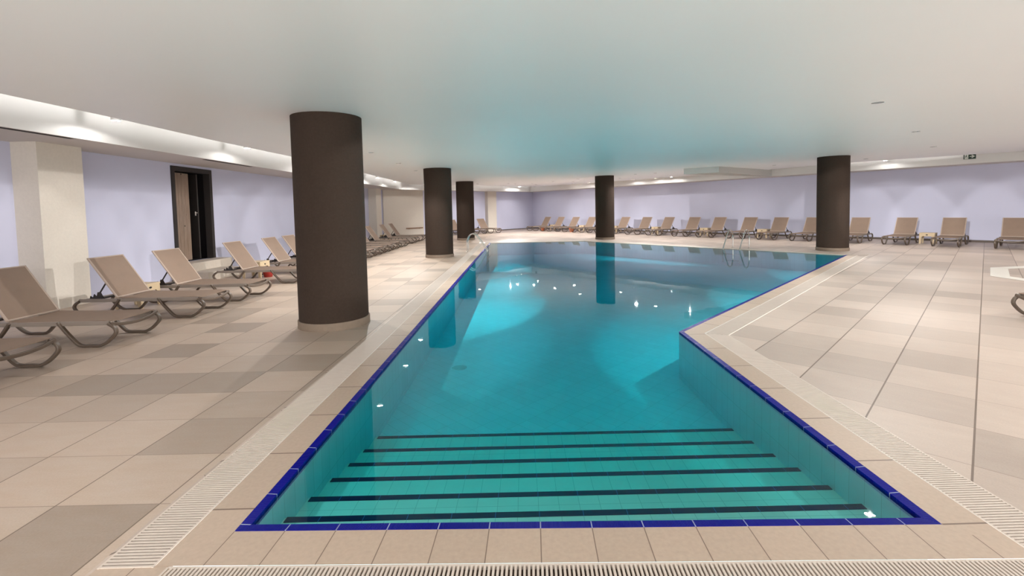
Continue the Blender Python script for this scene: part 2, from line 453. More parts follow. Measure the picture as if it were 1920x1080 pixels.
# ------------------------------------------------------------------ drain grates
def grate(p, q, t0, t1, w0, w1, label, kmin=0.0, kmax=0.0, pitch=0.0205, out_sign=1):
    """overflow grate along p->q; w measured to the outside; kmin/kmax: mitre slopes at the two ends"""
    a, b = Vector(p), Vector(q); L = (b - a).length; t = (b - a).normalized(); n = Vector((t.y, -t.x)) * out_sign
    g = thing('drain_grate', label, 'drain grate', (a.x, a.y, 0.0), 0, 'overflow grates round the pool')
    P = lambda s, w, z: (t.x * s + n.x * w, t.y * s + n.y * w, z)
    sl = MB(); s = t0
    while s < t1:
        lo, hi = w0, w1
        if kmax: hi = min(hi, (L - s) / kmax)
        if kmin: hi = min(hi, s / kmin)
        if hi - lo > 0.01:
            lo_, hi_ = lo + 0.008, hi - 0.008; c = 0.0054
            top = [P(s - c, lo_, 0.003), P(s + c, lo_, 0.003), P(s + c, hi_, 0.003), P(s - c, hi_, 0.003)]
            bot = [(x, y, -0.014) for x, y, z in top]
            sl.face(top)
            for i in range(4): sl.face([top[i], bot[i], bot[(i + 1) % 4], top[(i + 1) % 4]])
        s += pitch
    sl.build('slats', M['grate'], g, recalc=False)
    fr = MB()
    for wa, wb in ((w0 + 0.001, w0 + 0.012), (w1 - 0.012, w1 - 0.001)):
        e0 = max(t0, wb * kmin) if kmin else t0; e1 = min(t1, L - wb * kmax) if kmax else t1
        q4 = [P(e0, wa, 0.0025), P(e1, wa, 0.0025), P(e1, wb, 0.0025), P(e0, wb, 0.0025)]
        bq = [(x, y, -0.02) for x, y, z in q4]
        fr.face(q4)
        for i in range(4): fr.face([q4[i], bq[i], bq[(i + 1) % 4], q4[(i + 1) % 4]])
    fr.build('side_rail', M['grate'], g, recalc=False)
    ch = MB(); e0 = t0 - 0.005; e1 = t1 + 0.005
    if kmax: pts = [P(e0, w0, -0.02), P(L - w0 * kmax, w0, -0.02), P(L - w1 * kmax, w1, -0.02), P(e0, w1, -0.02)]
    elif kmin: pts = [P(w0 * kmin, w0, -0.02), P(e1, w0, -0.02), P(e1, w1, -0.02), P(w1 * kmin, w1, -0.02)]
    else: pts = [P(e0, w0, -0.02), P(e1, w0, -0.02), P(e1, w1, -0.02), P(e0, w1, -0.02)]
    ch.face(pts); tag(ch.build('channel', M['channel'], g), 'dark gutter under the slats')
    return g
kC = math.tan((math.atan2(D[1] - Cc[1], D[0] - Cc[0]) - math.pi / 2) / -2)
LFA = (Vector(A) - Vector(F)).length; LCD = (Vector(D) - Vector(Cc)).length; LBC = (Vector(Cc) - Vector(B_)).length; LAB = (Vector(B_) - Vector(A)).length
grate(F, A, 0.0, LFA + 0.235, 0.236, 0.504, 'long white drain grate along the left pool edge beside the dark pillars')
grate(A, B_, -0.16, LAB + 0.235, 0.236, 0.504, 'white drain grate along the front of the pool at the bottom of the picture')
grate(B_, Cc, -0.5, LBC, 0.236, 0.504, 'white drain grate along the near right pool edge up to the corner', kmax=kC)
grate(Cc, D, 0.0, LCD - 0.1, 0.236, 0.504, 'white drain grate along the slanting right pool edge towards the right pillar', kmin=kC)
# plain tiles that fill the ends of the gutters
mb = MB()
for q in ([(-2.10, 1.80), (-1.69, 1.80), (-1.69, 2.135), (-2.10, 2.135)],):
    mb.face([(x, y, -0.001) for x, y in q], [(x, y) for x, y in q])
a, b = DRAIN[3], COPE[3]
tD = (Vector(D) - Vector(Cc)).normalized(); nD = Vector((tD.y, -tD.x)); d0 = Vector(D) - tD * 0.105
q = [tuple(d0 + nD * 0.235), tuple(d0 + nD * 0.505), DRAIN[3], COPE[3]]
mb.face([(x, y, 0.001) for x, y in q], [(x, y) for x, y in q])
o = mb.build('trim_2', M['coping'])
for p in o.data.polygons:
    if p.normal.z < 0: p.flip()
struct(o, 'plain tile closing the end of the drain gutter', 'tile')
# second small pool's grate at the right edge of the picture
g2 = thing('drain_grate', 'white angular drain grate let into the deck at the right picture edge', 'drain grate', (10.3, 10.0, 0), 0)
outer = [(12.1, 8.3), (10.05, 9.15), (10.08, 9.95), (11.32, 11.18), (13.4, 11.45), (14.8, 10.2), (14.2, 8.6)]
mbs, mbc = MB(), MB(); inn = offset_poly(outer[::-1], -0.30)[::-1]
n = len(outer)
for i in range(n):
    j = (i + 1) % n; a, b, c, d = (Vector(p) - Vector((10.3, 10.0)) for p in (outer[i], outer[j], inn[j], inn[i]))
    L = (b - a).length; k = int(L / 0.021)
    for s in range(k):
        f0, f1 = s / k, (s + 0.7) / k
        pts = [a.lerp(b, f0), a.lerp(b, f1), d.lerp(c, f1), d.lerp(c, f0)]
        mbs.face([(p.x, p.y, 0.006) for p in pts])
    mbc.face([(p.x, p.y, 0.003) for p in (a, b, c, d)])
mbs.build('slats', M['grate_white'], g2); mbc.build('frame', M['grate_white'], g2)
for o in g2.children:
    for p in o.data.polygons:
        if p.normal.z < 0: p.flip()

# ------------------------------------------------------------------ walls
DY0, DY1, DZ0, DZ1 = 11.90, 13.43, 0.42, 2.93
mb = MB()
mb.box((XL - 0.1, (DY0 - 3) / 2, 1.6), (0.2, DY0 + 3, 3.2))
mb.box((XL - 0.1, (DY1 + YC) / 2, 1.6), (0.2, YC - DY1, 3.2))
mb.box((XL - 0.1, (DY0 + DY1) / 2, DZ0 / 2), (0.2, DY1 - DY0, DZ0))
mb.box((XL - 0.1, (DY0 + DY1) / 2, (DZ1 + 3.2) / 2), (0.2, DY1 - DY0, 3.2 - DZ1))
struct(mb.build('wall_left', M['wall']), 'lavender painted long wall on the left', 'wall')
mb = MB()
c0 = Vector((XL - 0.2, YC - 0.2)); a, b = c0, W0
mb.prism([tuple(a), tuple(b), tuple(b - N2 * 0.2), tuple(a - N2 * 0.2)], 0, 3.2)
struct(mb.build('wall_back', M['wall']), 'lavender far wall running to the corner behind the pool', 'wall')
mb = MB()
mb.prism([tuple(W0 - DW * 0.0), tuple(WEND), tuple(WEND - NW * 0.2), tuple(W0 - NW * 0.2)], 0, 3.2)
struct(mb.build('wall_right', M['wall']), 'long lavender wall behind the far row of loungers', 'wall')
mb = MB()
mb.prism([tuple(W0 + NW * 0.001), tuple(WEND + NW * 0.001), tuple(WEND + NW * 0.02), tuple(W0 + NW * 0.02 + DW * 0.01)], 0, 0.085)
struct(mb.build('baseboard_right', M['skirting']), 'dark brown skirting along the right wall', 'baseboard')
mb = MB()
a = W0 + D2 * 0.03; b = W0 + D2 * 10.6
mb.prism([tuple(a + N2 * 0.001), tuple(b + N2 * 0.001), tuple(b + N2 * 0.02), tuple(a + N2 * 0.02)], 0, 0.06)
struct(mb.build('baseboard_back', M['skirting']), 'thin brown skirting along the far left wall', 'baseboard')
# beige stucco pilasters and panel
def pilaster(name, poly, label):
    m_ = MB(); m_.prism(poly, 0, HW + 0.02); return struct(m_.build(name, M['stucco']), label, 'pilaster')
pilaster('trim_3', [(XL - 0.01, 8.22), (-8.45, 8.22), (-8.45, 9.06), (XL - 0.01, 9.06)], 'cream stucco pilaster on the left wall nearest the camera')
pilaster('trim_4', [(XL - 0.01, 27.0), (-8.45, 27.0), (-8.45, 27.95), (XL - 0.01, 27.95)], 'cream stucco pilaster at the far end of the left wall')
s0, s1 = 4.36, 5.22
pilaster('trim_5', [tuple(W0 + D2 * s0 - N2 * 0.01), tuple(W0 + D2 * s1 - N2 * 0.01), tuple(W0 + D2 * s1 + N2 * 0.32), tuple(W0 + D2 * s0 + N2 * 0.32)], 'cream stucco pilaster on the far wall right of the dark pillars')
s0, s1 = 10.7, 13.62
pilaster('trim_6', [tuple(W0 + D2 * s0 - N2 * 0.01), tuple(W0 + D2 * s1 - N2 * 0.01), tuple(W0 + D2 * s1 + N2 * 0.06), tuple(W0 + D2 * s0 + N2 * 0.06)], 'broad beige stucco panel on the angled far wall')

# soffit and light cove
def meet(p, d, q, e):
    k = d.x * e.y - d.y * e.x; t = ((q.x - p.x) * e.y - (q.y - p.y) * e.x) / k; return p + d * t
SX = -7.5; OFF2 = 1.0; OFFR = 1.2
b0 = Vector((SX, -3.0)); b1 = meet(b0, Vector((0, 1)), W0 + N2 * OFF2, D2); b2 = meet(W0 + N2 * OFF2, D2, W0 + NW * OFFR, DW); b3 = WEND + NW * OFFR
l0 = Vector((XL - 0.05, -3.0)); l1 = Vector((XL - 0.05, YC + 0.0)); l2 = W0 + Vector((0, 0.07)); l3 = WEND - NW * 0.05
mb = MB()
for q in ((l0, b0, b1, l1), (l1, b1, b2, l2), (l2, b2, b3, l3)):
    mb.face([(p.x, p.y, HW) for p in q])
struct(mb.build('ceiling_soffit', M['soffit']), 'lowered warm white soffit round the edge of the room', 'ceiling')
mb = MB()
for p, q in ((b0, b1), (b1, b2), (b2, b3)):
    mb.face([(p.x, p.y, HW - 0.004), (q.x, q.y, HW - 0.004), (q.x, q.y, 3.52), (p.x, p.y, 3.52)])
struct(mb.build('trim_7', M['white']), 'bright white band on the inner edge of the soffit', 'band')
mb = MB()
mb.prism([(-9.3, -3.0), (29.0, -3.0), (29.0, 6.0), tuple(WEND - NW * 0.3), tuple(W0 + Vector((0, 0.4))), (-9.3, YC + 0.1)], 3.5, 3.6)
struct(mb.build('ceiling_cove', M['ceiling']), 'upper ceiling above the perimeter light cove', 'ceiling')

# ------------------------------------------------------------------ ceiling panel with recessed downlights
SEAM = [(-5.569, 5.086), (-5.583, 6.383), (-5.69, 8.713), (-5.704, 11.832), (-5.933, 17.475), (-6.511, 27.341), (-3.497, 30.955), (0.857, 35.983), (4.589, 33.231), (7.589, 30.756), (9.742, 28.131), (12.026, 22.185), (13.438, 19.224), (15.942, 16.963), (17.127, 15.895)]
PANEL = ([(-5.5, -3.0)] + SEAM + [(24.5, 8.5), (28.6, 3.0), (28.6, -3.0)])[::-1]
DL = [(-3.62, 11.28, 'recessed ceiling downlight over the left deck, first one beyond the big left pillar'),
 (-3.73, 14.21, 'recessed ceiling downlight over the left deck, just before the second dark pillar'),
 (-3.9, 17.2, 'recessed ceiling downlight over the left deck, just past the second dark pillar'),
 (-2.74, 28.65, 'recessed ceiling downlight beyond the far end of the pool, leftmost of that cluster'),
 (-0.88, 29.42, 'recessed ceiling downlight beyond the far pool edge, second from the left of the cluster'),
 (-0.45, 30.43, 'recessed ceiling downlight beyond the far pool edge, third from the left of the cluster'),
 (0.64, 30.29, 'recessed ceiling downlight beyond the far pool edge, fourth from the left of the cluster'),
 (0.93, 31.87, 'recessed ceiling downlight nearest the far wall corner'),
 (1.89, 28.67, 'recessed ceiling downlight over the far deck left of the middle pillar'),
 (3.21, 29.53, 'recessed ceiling downlight over the far loungers behind the middle pillar'),
 (3.18, 26.49, 'recessed ceiling downlight over the far deck just left of the middle pillar'),
 (5.59, 26.73, 'recessed ceiling downlight over the far deck just right of the middle pillar'),
 (5.66, 23.34, 'recessed ceiling downlight over the far pool edge right of the middle pillar'),
 (6.52, 22.86, 'recessed ceiling downlight over the far pool edge, left of the bright pair'),
 (7.73, 21.51, 'recessed ceiling downlight over the far pool edge, right of the bright pair'),
 (5.24, 6.89, 'recessed ceiling downlight over the right deck near the pool corner')]
DL = [(x, y, lab, 105 if i < 3 else 48 if i < 12 else 62 if i < 15 else 82) for i, (x, y, lab) in enumerate(DL)]
DL += [(-3.6, 8.35, 'recessed ceiling downlight over the left deck, hidden behind the big near pillar', 48),
 (-2.9, 2.4, 'added unseen ceiling downlight to brighten the left deck, beyond the top picture edge', 14),  # lamp added out of view to brighten the near left deck
 (-3.9, 20.2, 'recessed ceiling downlight over the left deck between second and third pillars', 70),
 (-3.9, 23.2, 'recessed ceiling downlight over the left deck just before the third pillar', 70),
 (8.6, 10.2, 'recessed ceiling downlight over the right deck beside the slanting pool edge', 68),
 (12.0, 13.6, 'recessed ceiling downlight over the right deck in front of the right pillar', 62),
 (12.9, 17.5, 'recessed ceiling downlight just behind the right pillar', 55),
 (10.6, 19.6, 'recessed ceiling downlight over the deck left of the right pillar', 55),
 (5.24, 3.2, 'recessed ceiling downlight beyond the right picture edge by the pool steps', 66),
 (9.8, 5.2, 'recessed ceiling downlight beyond the right picture edge by the single lounger', 65),
 (13.6, 8.6, 'recessed ceiling downlight beyond the right picture edge over the small pool', 62),
 (17.0, 12.0, 'recessed ceiling downlight beyond the right picture edge near the right wall', 70)]
RH = 0.085
def circ(x, y, r, n=16): return [(x + r * math.cos(2 * math.pi * i / n), y + r * math.sin(2 * math.pi * i / n)) for i in range(n)]
holes = [circ(x, y, RH) for x, y, _, _ in DL]
v, f = cdt([PANEL] + holes)
mb = MB()
for t in f:
    c = tuple(sum((v[i] for i in t), Vector((0, 0))) / len(t))
    if inside(c, PANEL) and not any((Vector(c) - Vector(d[:2])).length < RH * 0.97 for d in DL):
        mb.face([(v[i].x, v[i].y, panel_z(v[i].x, v[i].y)) for i in t])
for i in range(len(PANEL)):
    p, q = PANEL[i], PANEL[(i + 1) % len(PANEL)]
    mb.face([(p[0], p[1], panel_z(*p)), (q[0], q[1], panel_z(*q)), (q[0], q[1], panel_z(*q) + 0.05), (p[0], p[1], panel_z(*p) + 0.05)])
struct(mb.build('ceiling', M['ceiling']), 'plain pale grey ceiling over the pool', 'ceiling')
def spot(x, y, z, w, size=3.08, blend=0.04, rad=0.006, col=(1, 0.975, 0.95)):
    l = bpy.data.lights.new('downlight_beam', 'SPOT'); l.energy = w; l.spot_size = size; l.spot_blend = blend; l.shadow_soft_size = rad; l.color = col
    o = bpy.data.objects.new('downlight_beam', l); C.objects.link(o); o.location = (x, y, z); return o
for x, y, lab, pw in DL:
    z = panel_z(x, y); dist = max(math.hypot(x, y), 7)
    dep = 2 * RH * (z - 1.66) / dist * 1.35
    o = thing('ceiling_downlight', lab, 'ceiling light', (x, y, z), 0, 'recessed downlights in the grey ceiling')
    mb = MB(); mb.lathe([(RH - 0.003, 0.0), (RH + 0.012, -0.0012), (RH + 0.014, 0.001)], 24); mb.build('trim_ring', M['ceiling'], o, smooth=True)
    mb = MB(); mb.lathe([(RH - 0.003, 0.0), (RH - 0.005, dep + 0.004)], 24); mb.build('baffle', M['baffle'], o, smooth=True)
    mb = MB(); mb.b.faces.new([mb.b.verts.new((px, py, dep)) for px, py in circ(0, 0, RH - 0.004, 24)]); mb.build('lamp', M['lamp'], o)
    spot(x, y, z + dep * 0.5, pw * 1.26, 2.38, 0.35)

def flood(x, y, aim, w, half, soft=0.55):
    """added beam without a fixture, from a downlight position into the pool or at a wall"""
    z = panel_z(x, y) - 0.04
    o = spot(x, y, z, w, math.radians(2 * half), soft, 0.012); o.data.name = o.name = 'added_beam'
    o.rotation_euler = (Vector(aim) - Vector((x, y, z))).to_track_quat('-Z', 'Y').to_euler()
for x, y, aim, w in ((-3.63, 11.28, (0.9, 9.6), 330), (-3.73, 14.21, (1.2, 13.8), 360), (-3.9, 17.2, (1.2, 17.8), 380), (8.6, 10.2, (3.6, 10.4), 330), (12.0, 13.6, (6.6, 13.8), 330), (5.24, 6.89, (1.0, 6.4), 80), (5.66, 23.34, (4.0, 18.0), 380), (7.73, 21.51, (4.8, 16.4), 400), (-0.88, 29.42, (0.4, 21.6), 420)):
    down = math.degrees(math.atan2(panel_z(x, y) + 0.26, (Vector(aim) - Vector((x, y))).length)); flood(x, y, (aim[0], aim[1], -0.3), w, down - 0.5, 1.0)  # fill beams added to brighten the pool, no fixtures
for ax in (7.4, 9.4, 11.4, 13.4, 15.6, 17.8): flood(5.24, 6.89, (-8.9, ax, 0.25), 560, 9.3, 0.3)  # from here on, beams added to light the walls, no fixtures
for ax in (8.4, 10.4, 12.4, 14.6, 17.0, 19.4): flood(8.6, 10.2, (-8.9, ax, 0.25), 540, 7.9, 0.3)
for s_ in (22.2, 24.2, 26.2, 28.2): p = W0 + DW * s_; flood(5.24, 6.89, (p.x, p.y, 0.25), 950, 8.3, 0.3)
for s_ in (6.5, 9.5, 12.5): p = W0 + DW * s_; flood(-3.9, 20.2, (p.x, p.y, 0.3), 1500, 11.5, 1.0)
for s_ in (16.5, 19.5): p = W0 + DW * s_; flood(-3.63, 11.28, (p.x, p.y, 0.3), 1500, 10, 1.0)
for s_ in (3.0, 6.5): p = W0 + DW * s_; flood(-2.74, 28.65, (p.x, p.y, 0.3), 400, 20, 1.0)
for s_ in (3.0, 6.5, 9.5): p = W0 + D2 * s_; flood(5.6, 26.7, (p.x, p.y, 0.3), 1100, 13, 1.0)

# bulkhead below the ceiling at right
K1, K2, K3 = Vector((6.991, 20.187)), Vector((8.157, 19.35)), Vector((12.53, 23.1))
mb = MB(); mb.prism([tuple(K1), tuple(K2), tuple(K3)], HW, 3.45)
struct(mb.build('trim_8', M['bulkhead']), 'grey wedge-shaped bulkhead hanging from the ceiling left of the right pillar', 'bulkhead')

# cove downlights, cylinders hanging in the light cove
COVE = [(-6.9, 8.06, 3.294, 'near left wall, first along the bright band', 12), (-6.9, 11.84, 3.311, 'above the dark door, second along the left band', 12),
 (-6.9, 4.3, 3.28, 'on the left band beyond the left picture edge', 12), (-6.9, 15.5, 3.30, 'on the left band hidden behind the big near pillar', 8),
 (-6.9, 19.1, 3.27, 'on the left band at the big near pillar', 8), (-6.9, 22.3, 3.25, 'on the left band midway between the two left pillars', 16),
 (-6.9, 25.36, 3.243, 'left of the second pillar, last along the left band', 12), (-6.63, 28.9, 3.294, 'at the bend of the band behind the second pillar', 14),
 (-3.641, 32.226, 3.316, 'on the far wall band behind the second pillar', 12),
 (-0.568, 35.299, 3.367, 'on the far wall band, left of a close pair', 9), (-0.209, 35.658, 3.336, 'on the far wall band, right of a close pair', 9),
 (2.235, 34.4, 3.347, 'on the right band, first past the room corner', 10), (3.551, 32.755, 3.312, 'on the right band, second past the room corner', 10),
 (4.504, 31.563, 3.303, 'on the right band just left of the middle pillar', 10), (6.814, 28.675, 3.294, 'on the right band just right of the middle pillar', 10),
 (7.829, 27.406, 3.289, 'on the right band, second right of the middle pillar', 10), (8.501, 26.566, 3.282, 'on the right band before the bulkhead', 10),
 (14.681, 18.84, 3.304, 'on the right band, right of the right pillar', 8)]
cp = None
for x, y, z, lab, pw in COVE:
    lab = 'small white cove downlight ' + lab
    if cp is None:
        cp = thing('cove_downlight', lab, 'ceiling light', (x, y, z), 0, 'small downlights along the white band')
        mb = MB(); mb.lathe([(0.062, 0.03), (0.062, 0.0), (0.068, 0.0), (0.068, 0.26)], 20); mb.build('housing', M['white'], cp, smooth=True)
        mb = MB(); mb.b.faces.new([mb.b.verts.new((px, py, 0.022)) for px, py in circ(0, 0, 0.063, 20)]); mb.build('lamp', M['lamp_soft'], cp)
    else: dup(cp, (x, y, z), 0, lab)
    spot(x, y, z + 0.014, pw)

def strip(p, q, z, w, aim):  # added area light, hidden above the panel edge, to brighten the white band
    d = Vector(q) - Vector(p); l = bpy.data.lights.new('added_band_fill', 'AREA'); l.shape = 'RECTANGLE'; l.size = d.length; l.size_y = 0.04; l.spread = math.radians(30); l.energy = w * d.length; l.color = (1, 0.98, 0.96)
    o = bpy.data.objects.new('added_band_fill', l); C.objects.link(o); c = (Vector(p) + Vector(q)) / 2
    zz = -Vector((Vector(aim[:2]).normalized().x, Vector(aim[:2]).normalized().y, 0.08)).normalized(); xx = Vector((d.x, d.y, 0)).normalized(); yy = zz.cross(xx)
    o.matrix_world = Matrix.Translation((c.x, c.y, z)) @ Matrix((xx, yy, zz)).transposed().to_4x4()
strip((-5.5, -2.0), (-5.5, 9.0), 3.36, 0.16, (-1, 0)); strip((-5.5, 6.0), (-5.7, 29.0), 3.36, 0.7, (-1, 0))
pA, pB = W0 + D2 * 12.0 + N2 * 3.0, W0 + D2 * 1.5 + N2 * 3.0; strip(pA, pB, 3.43, 0.45, -N2)
pA, pB = W0 + DW * 1.5 + NW * 3.0, W0 + DW * 14.5 + NW * 3.0; strip(pA, pB, 3.45, 0.5, -NW)
pA, pB = W0 + DW * 21.8 + NW * 2.8, W0 + DW * 26.5 + NW * 2.8; strip(pA, pB, 3.42, 0.5, -NW)

# slot vents in the left soffit
vp = None
for x, ya, yb, lab in ((-7.62, 5.9, 8.03, 'long dark slot vent in the soffit above the near pilaster'), (-7.66, 11.35, 13.3, 'long dark slot vent in the soffit right of the door')):
    L = yb - ya
    o = thing('slot_vent', lab, 'vent', (x, ya, HW), 0, 'slot vents in the left soffit')
    mb = MB(); mb.box((0, L / 2, -0.001), (0.11, L, 0.004)); mb.build('frame', M['vent'], o)
    for k in range(3):
        mb = MB(); mb.box((-0.03 + 0.03 * k, L / 2, -0.004), (0.016, L - 0.04, 0.004)); mb.build('slot', M['black'], o)

# ------------------------------------------------------------------ pillars
PIL = [(-2.84, 6.90, 'largest dark stucco pillar standing on the left deck nearest the camera'),
       (-2.99, 16.57, 'dark stucco pillar on the left deck, second from the camera'),
       (-3.17, 25.77, 'brownish dark pillar behind the pool ladder at the far left, third along the left deck'),
       (4.23, 24.0, 'dark stucco pillar behind the far pool edge in the middle of the picture'),
       (10.75, 16.10, 'dark stucco pillar at the right corner of the pool')]
for x, y, lab in PIL:
    o = thing('pillar', lab, 'pillar', (x, y, 0), 0, 'dark round pillars round the pool')
    h = panel_z(x, y) + 0.03
    mb = MB(); mb.lathe([(0.483, 0.09), (0.483, h)], 64); mb.build('shaft', M['cladding'], o, smooth=True)
    mb = MB(); mb.lathe([(0.50, 0.0), (0.50, 0.1), (0.494, 0.108), (0.47, 0.108)], 64); tag(mb.build('base_ring', M['ring'], o, smooth=True), 'low beige stone base ring')

# ------------------------------------------------------------------ sun lounger prototype (local +x = foot end, length 2 m)
def lounger():
    r = thing('sun_lounger', '', 'sun lounger', (0, 0, 0), 0, 'taupe sun loungers set out round the pool')
    X = lambda u: 1.0 - u
    mb = MB()
    for sy in (-1, 1):
        mb.box((X(1.04), sy * 0.335, 0.305), (1.92, 0.032, 0.055), bev=0.008)
    for u in (0.75, 1.36, 1.93): mb.box((X(u), 0, 0.295), (0.035, 0.64, 0.035), bev=0.008)
    mb.build('frame', M['rail'], r)
    mb = MB(); N = 10
    pr = []
    for i in range(N + 1):
        k = i / N; u = 0.04 + 1.33 * k; z = 0.337 - 0.012 * math.sin(math.pi * k) - (0.012 if i == 0 else 0)
        pr.append((X(u), z))
    for i in range(N):
        for j in range(4):
            y0, y1 = -0.335 + 0.1675 * j, -0.335 + 0.1675 * (j + 1); sg = lambda y: -0.008 * (1 - (y / 0.335) ** 2)
            mb.face([(pr[i][0], y0, pr[i][1] + sg(y0)), (pr[i + 1][0], y0, pr[i + 1][1] + sg(y0)), (pr[i + 1][0], y1, pr[i + 1][1] + sg(y1)), (pr[i][0], y1, pr[i][1] + sg(y1))])
    bmesh.ops.remove_doubles(mb.b, verts=mb.b.verts, dist=1e-4)
    bmesh.ops.solidify(mb.b, geom=mb.b.faces, thickness=0.008)
    mb.build('seat', M['sling'], r, smooth=True)
    # backrest
    h0 = Vector((X(1.40), 0, 0.352)); h1 = Vector((X(1.83), 0, 0.985)); ax = (h1 - h0)
    path = []
    for y in (-0.325, 0.325):
        mb_p = [h0 + Vector((0, y, 0)), h1 + Vector((0, y, 0))]
        path.append(mb_p)
    mb = MB()
    for (a, b) in path: mb.sweep([a, b], 0.016, 0.014, 8, Vector((0, 1, 0)), 0.7)
    mb.sweep([h0 + Vector((0, -0.335, 0)), h0 + Vector((0, 0.335, 0))], 0.014, 0.014, 8, Vector((0, 0, 1)), 0.7)
    mb.sweep([h1 + Vector((0, -0.335, 0)), h1 + Vector((0, 0.335, 0))], 0.013, 0.013, 8, Vector((0, 0, 1)), 0.7)
    br = mb.build('backrest', M['tube'], r, smooth=True)
    nrm_ = Vector((ax.z, 0, -ax.x)).normalized()
    mb = MB()
    for i in range(8):
        for j in range(4):
            q = []
            for di, dj in ((0, 0), (1, 0), (1, 1), (0, 1)):
                k = 0.012 + 0.976 * (i + di) / 8; y = -0.315 + 0.63 * (j + dj) / 4
                q.append(h0 + ax * k + Vector((0, y, 0)) - nrm_ * 0.014 * (1 - (y / 0.315) ** 2) * math.sin(math.pi * k) + nrm_ * 0.004)
            mb.face(q)
    bmesh.ops.remove_doubles(mb.b, verts=mb.b.verts, dist=1e-4)
    bmesh.ops.solidify(mb.b, geom=mb.b.faces, thickness=0.006)
    mb.build('back_sling', M['sling'], br, smooth=True)
    # legs: trapezoid loops
    loopf = curve([(0.72, 0.325), (0.68, 0.27), (0.60, 0.17), (0.49, 0.05), (0.42, 0.02), (0.31, 0.019), (0.20, 0.02), (0.11, 0.06), (0.02, 0.14), (-0.015, 0.20), (0.01, 0.255), (0.08, 0.30)], 5)
    for sy in (-1, 1):
        for mir in (0, 1):
            pts = [Vector((X(p.x if not mir else 2.06 - p.x), sy * 0.352, p.y)) for p in loopf]
            m2 = MB(); m2.sweep(pts, 0.025, 0.019, 10, Vector((0, 1, 0)), 0.65); m2.build('leg', M['leg'], r, smooth=True)
    # bowed bar across the foot end
    m2 = MB(); pts = curve([(X(0.03), -0.36, 0.30), (X(0.015), -0.2, 0.265), (X(0.01), 0, 0.252), (X(0.015), 0.2, 0.265), (X(0.03), 0.36, 0.30)], 6)
    m2.sweep(pts, 0.022, 0.016, 10, Vector((0, 0, 1)), 0.7); m2.build('foot_bar', M['leg'], r, smooth=True)
    m2 = MB()
    for sy in (-1, 1): m2.sweep([h0 + ax * 0.42 + Vector((0, sy * 0.29, -0.01)), Vector((X(1.78), sy * 0.29, 0.31))], 0.012, 0.012, 8)
    m2.sweep([Vector((X(1.78), -0.31, 0.31)), Vector((X(1.78), 0.31, 0.31))], 0.012, 0.012, 8, Vector((0, 0, 1)))
    m2.build('support_strut', M['dark'], r, smooth=True)
    for sy in (-1, 1):
        m2 = MB()
        poly = [(1.62, 0.30), (1.92, 0.30), (1.92, 0.33), (1.86, 0.335), (1.85, 0.375), (1.81, 0.345), (1.79, 0.405), (1.75, 0.36), (1.73, 0.435), (1.69, 0.44)]
        m2.prism([(X(u), z) for u, z in poly], -0.008, 0.008, Matrix.Translation((0, sy * 0.30, 0)) @ Matrix.Rotation(math.pi / 2, 4, 'X'))
        m2.build('ratchet', M['dark'], r)
    return r
proto = lounger()
used = [False]
def place(cx, cy, rz, label):
    if not used[0]:
        used[0] = True; proto.location = (cx, cy, 0); proto.rotation_euler = (0, 0, rz); proto['label'] = label; return proto
    return dup(proto, (cx, cy, 0), rz, label)
LEFT = [(4.80, 'taupe sun lounger at the left picture edge, nearest the camera, only its foot end showing'),
        (6.25, 'taupe sun lounger in front of the near cream pilaster'),
        (7.87, 'taupe sun lounger just right of the near cream pilaster, beside a beige side table'),
        (9.20, 'taupe sun lounger standing in front of the dark plank door'),
        (11.33, 'taupe sun lounger right of the dark door with a red pot under it'),
        (13.0, 'taupe sun lounger second from the left edge of the big pillar, behind the red pot'),
        (14.1, 'taupe sun lounger half hidden by the left edge of the big near pillar'),
        (16.4, 'taupe sun lounger whose foot just shows at the right edge of the big near pillar'),
        (17.6, 'taupe sun lounger right of the big pillar, second foot of the distant left row'),
        (18.85, 'taupe sun lounger in the distant left row, third foot right of the big pillar'),
        (20.1, 'taupe sun lounger in the distant left row, its low back cut by the big pillar'),
        (21.6, 'taupe sun lounger in the distant left row, leftmost full backrest right of big pillar'),
        (23.8, 'taupe sun lounger in the distant left row, back before the far cream pilaster'),
        (25.5, 'taupe sun lounger last of the distant left row, before the broad beige panel')]
for y, lab in LEFT: place(-6.22 - max(0, y - 8) * 0.012, y, random.uniform(-0.012, 0.012), lab)
SR = [3.38, 4.87, 6.41, 7.99, 9.42, 10.83, 12.5, 14.01, 15.67, 17.13, 18.73, 20.19, 21.62, 23.43, 24.96, 26.39, 28.0]
RL = ['taupe sun lounger by the right wall nearest the blue room corner', 'taupe sun lounger by the right wall, second from the blue room corner',
      'taupe sun lounger by the right wall, third from the blue room corner', 'taupe sun lounger partly cut off by the left side of the middle pillar',
      'taupe sun lounger with its backrest hidden behind the middle pillar', 'taupe sun lounger right of the middle pillar, its foot hidden by it',
      'taupe sun lounger by the right wall, second to the right of the middle pillar', 'taupe sun lounger by the right wall, third to the right of the middle pillar',
      'taupe sun lounger by the right wall, fourth to the right of the middle pillar', 'taupe sun lounger behind the left rail of the far pool ladder',
      'taupe sun lounger behind the right rail of the far pool ladder', 'taupe sun lounger by the right wall, first one right of the far pool ladder',
      'taupe sun lounger half hidden by the left side of the right pillar', 'taupe sun lounger showing at the right side of the right pillar',
      'taupe sun lounger left of the beige side table near the exit sign', 'taupe sun lounger right of the beige side table, below the exit sign',
      'taupe sun lounger by the right wall cut off by the right picture edge']
aR = math.atan2(NW.y, NW.x)
for s, lab in zip(SR, RL):
    p = W0 + DW * s + NW * 2.17; place(p.x, p.y, aR + random.uniform(-0.03, 0.03), lab)
